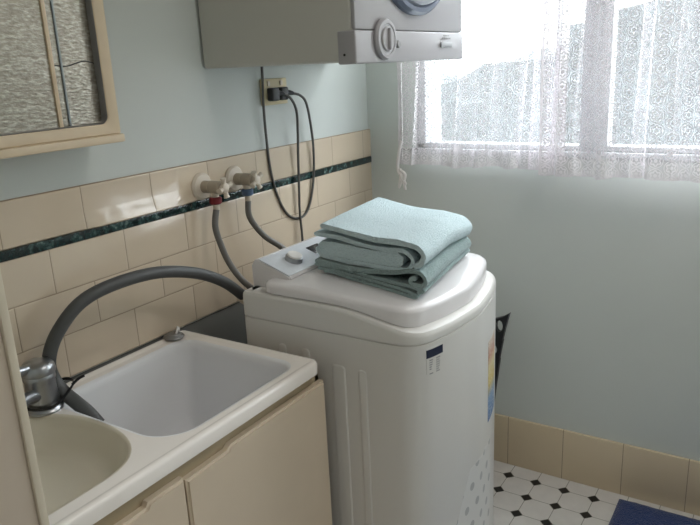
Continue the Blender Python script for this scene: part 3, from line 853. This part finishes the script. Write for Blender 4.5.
inlet('inlet_hose', od1, M['red'], [(.056, -.895, 1.06), (.062, -.888, 1.01), (.078, -.878, .955), (.105, -.862, .905), (.150, -.85, .87), (.176, -.84, .86)], 'grey inlet hose with red collar hanging from the left wall tap')
inlet('inlet_hose', od2, M['blue'], [(.056, -.758, 1.065), (.060, -.742, 1.03), (.075, -.715, .990), (.100, -.680, .955), (.130, -.65, .915), (.176, -.63, .88)], 'grey inlet hose with blue collar curving from the right wall tap behind the washer')

# ------------------------------------------------------------------ power outlet and cords
def outlet():
    r = tag(empty('power_outlet', (0, -.54, 1.36)), 'aged cream double power outlet on the wall below the dryer', 'power outlet')
    obj('face_plate', box(B(), .0005, .010, -.600, -.482, 1.352, 1.428, .003), M['outlet'], r)
    for y in (-.572, -.512):
        s = obj('rocker_switch', box(B(), .010, .014, y-.006, y+.006, 1.407, 1.421, .0015), M['tapw'], r)
outlet()
def plugcord(parent, py, path):
    c = obj('power_cord', tube(B(), path, .0040, 10), M['cord'], parent)
    bm = B(); box(bm, .0105, .034, py-.017, py+.017, 1.364, 1.402, .005, 3); tube(bm, [(.024, py+.012, 1.386), (.030, py+.028, 1.384), (.034, py+.038, 1.381)], .007, 12, rfun=lambda t: .009-.004*t)
    obj('plug', bm, M['plugm'], c)
plugcord(WASHER, -.565, [(.034, -.527, 1.381), (.040, -.505, 1.366), (.038, -.480, 1.33), (.028, -.466, 1.27), (.022, -.466, 1.17), (.020, -.470, 1.07), (.020, -.473, 1.02), (.022, -.473, .96), (.03, -.473, .88), (.08, -.475, .80), (.176, -.475, .76)])
plugcord(DRYER, -.522, [(.034, -.484, 1.381), (.038, -.455, 1.373), (.036, -.425, 1.35), (.028, -.398, 1.29), (.020, -.378, 1.20), (.016, -.383, 1.10), (.014, -.412, 1.02), (.013, -.455, .990),
                        (.012, -.515, 1.005), (.012, -.560, 1.06), (.013, -.592, 1.15), (.013, -.602, 1.25), (.0165, -.608, 1.36), (.017, -.604, 1.42), (.017, -.602, 1.466)])

# ------------------------------------------------------------------ black frame behind the washer
bm = B()
Y0 = -.16
def fp(p, k): return (p[0], Y0+k*.016+(p[1]-.4)*.10, p[1])
# outline pieces in x-z : head with holes and a long tapering leg
def ringpiece(outer, hole):
    a0 = [bm.verts.new(fp(p, 0)) for p in outer]; a1 = [bm.verts.new(fp(p, 1)) for p in outer]
    h0 = [bm.verts.new(fp(p, 0)) for p in hole]; h1 = [bm.verts.new(fp(p, 1)) for p in hole]
    n = len(outer)
    for k in range(n):
        q = (k+1) % n
        bm.faces.new((a0[k], a0[q], a1[q], a1[k])); bm.faces.new((h0[k], h1[k], h1[q], h0[q]))
        bm.faces.new((a0[k], h0[k], h0[q], a0[q])); bm.faces.new((a1[k], a1[q], h1[q], h1[k]))
def ell(cx, cz, a, b, n, ph=0): return [(cx+a*cos(2*pi*k/n+ph), cz+b*sin(2*pi*k/n+ph)) for k in range(n)]
hx, hz = .565, .60
outer = [(.600, .655), (.578, .640), (.548, .628), (.520, .640), (.520, .600), (.522, .560), (.552, .555), (.580, .560), (.588, .600), (.594, .630)]
hole = ell(.568, .607, .012, .020, 10, R(50))
ringpiece(outer, hole)
outer = [(.582, .560), (.552, .556), (.524, .560), (.524, .52), (.527, .485), (.540, .482), (.560, .482), (.572, .49), (.576, .52), (.580, .545)]
hole = ell(.553, .523, .011, .017, 10, R(50)); ringpiece(outer, hole)
prism(bm, [(.574, .492), (.528, .486), (.522, .30), (.520, .02), (.532, .0), (.545, .02), (.555, .28)], fp)
for v in bm.verts: v.co.x -= .002; v.co.z -= .012*min(1, v.co.z/.4)
bmesh.ops.recalc_face_normals(bm, faces=bm.faces[:])
tag(obj('plastic_frame', bm, M['black'], ang=40), 'black plastic frame with oval holes leaning behind the washing machine', 'frame')

# ------------------------------------------------------------------ bath mat
bm = B(); nx, ny = 50, 70
x0, x1, y0, y1 = .962, 1.60, -.95, -.040
G = []
for i in range(nx+1):
    row = []
    for j in range(ny+1):
        x = x0+(x1-x0)*i/nx; y = y0+(y1-y0)*j/ny
        e = min(i, nx-i, j, ny-j); h = (.004 if e == 0 else .011 if e == 1 else .014)+.0016*noise.noise(Vector((x*60, y*60, 0)))
        row.append(bm.verts.new((x+.003*noise.noise(Vector((0, y*8, 1))), y+.003*noise.noise(Vector((x*8, 0, 4))), h)))
    G.append(row)
for i in range(nx):
    for j in range(ny): bm.faces.new((G[i][j], G[i+1][j], G[i+1][j+1], G[i][j+1]))
bd = [G[i][0] for i in range(nx+1)]+[G[nx][j] for j in range(1, ny+1)]+[G[i][ny] for i in range(nx-1, -1, -1)]+[G[0][j] for j in range(ny-1, 0, -1)]
lo = [bm.verts.new((v.co.x, v.co.y, 0.0005)) for v in bd]
for k in range(len(bd)):
    q = (k+1) % len(bd); bm.faces.new((bd[k], lo[k], lo[q], bd[q]))
bm.faces.new(lo[::-1])
bmesh.ops.recalc_face_normals(bm, faces=bm.faces[:])
tag(obj('bath_mat', bm, M['mat'], ang=80), 'navy blue bath mat on the tiled floor by the skirting', 'mat')
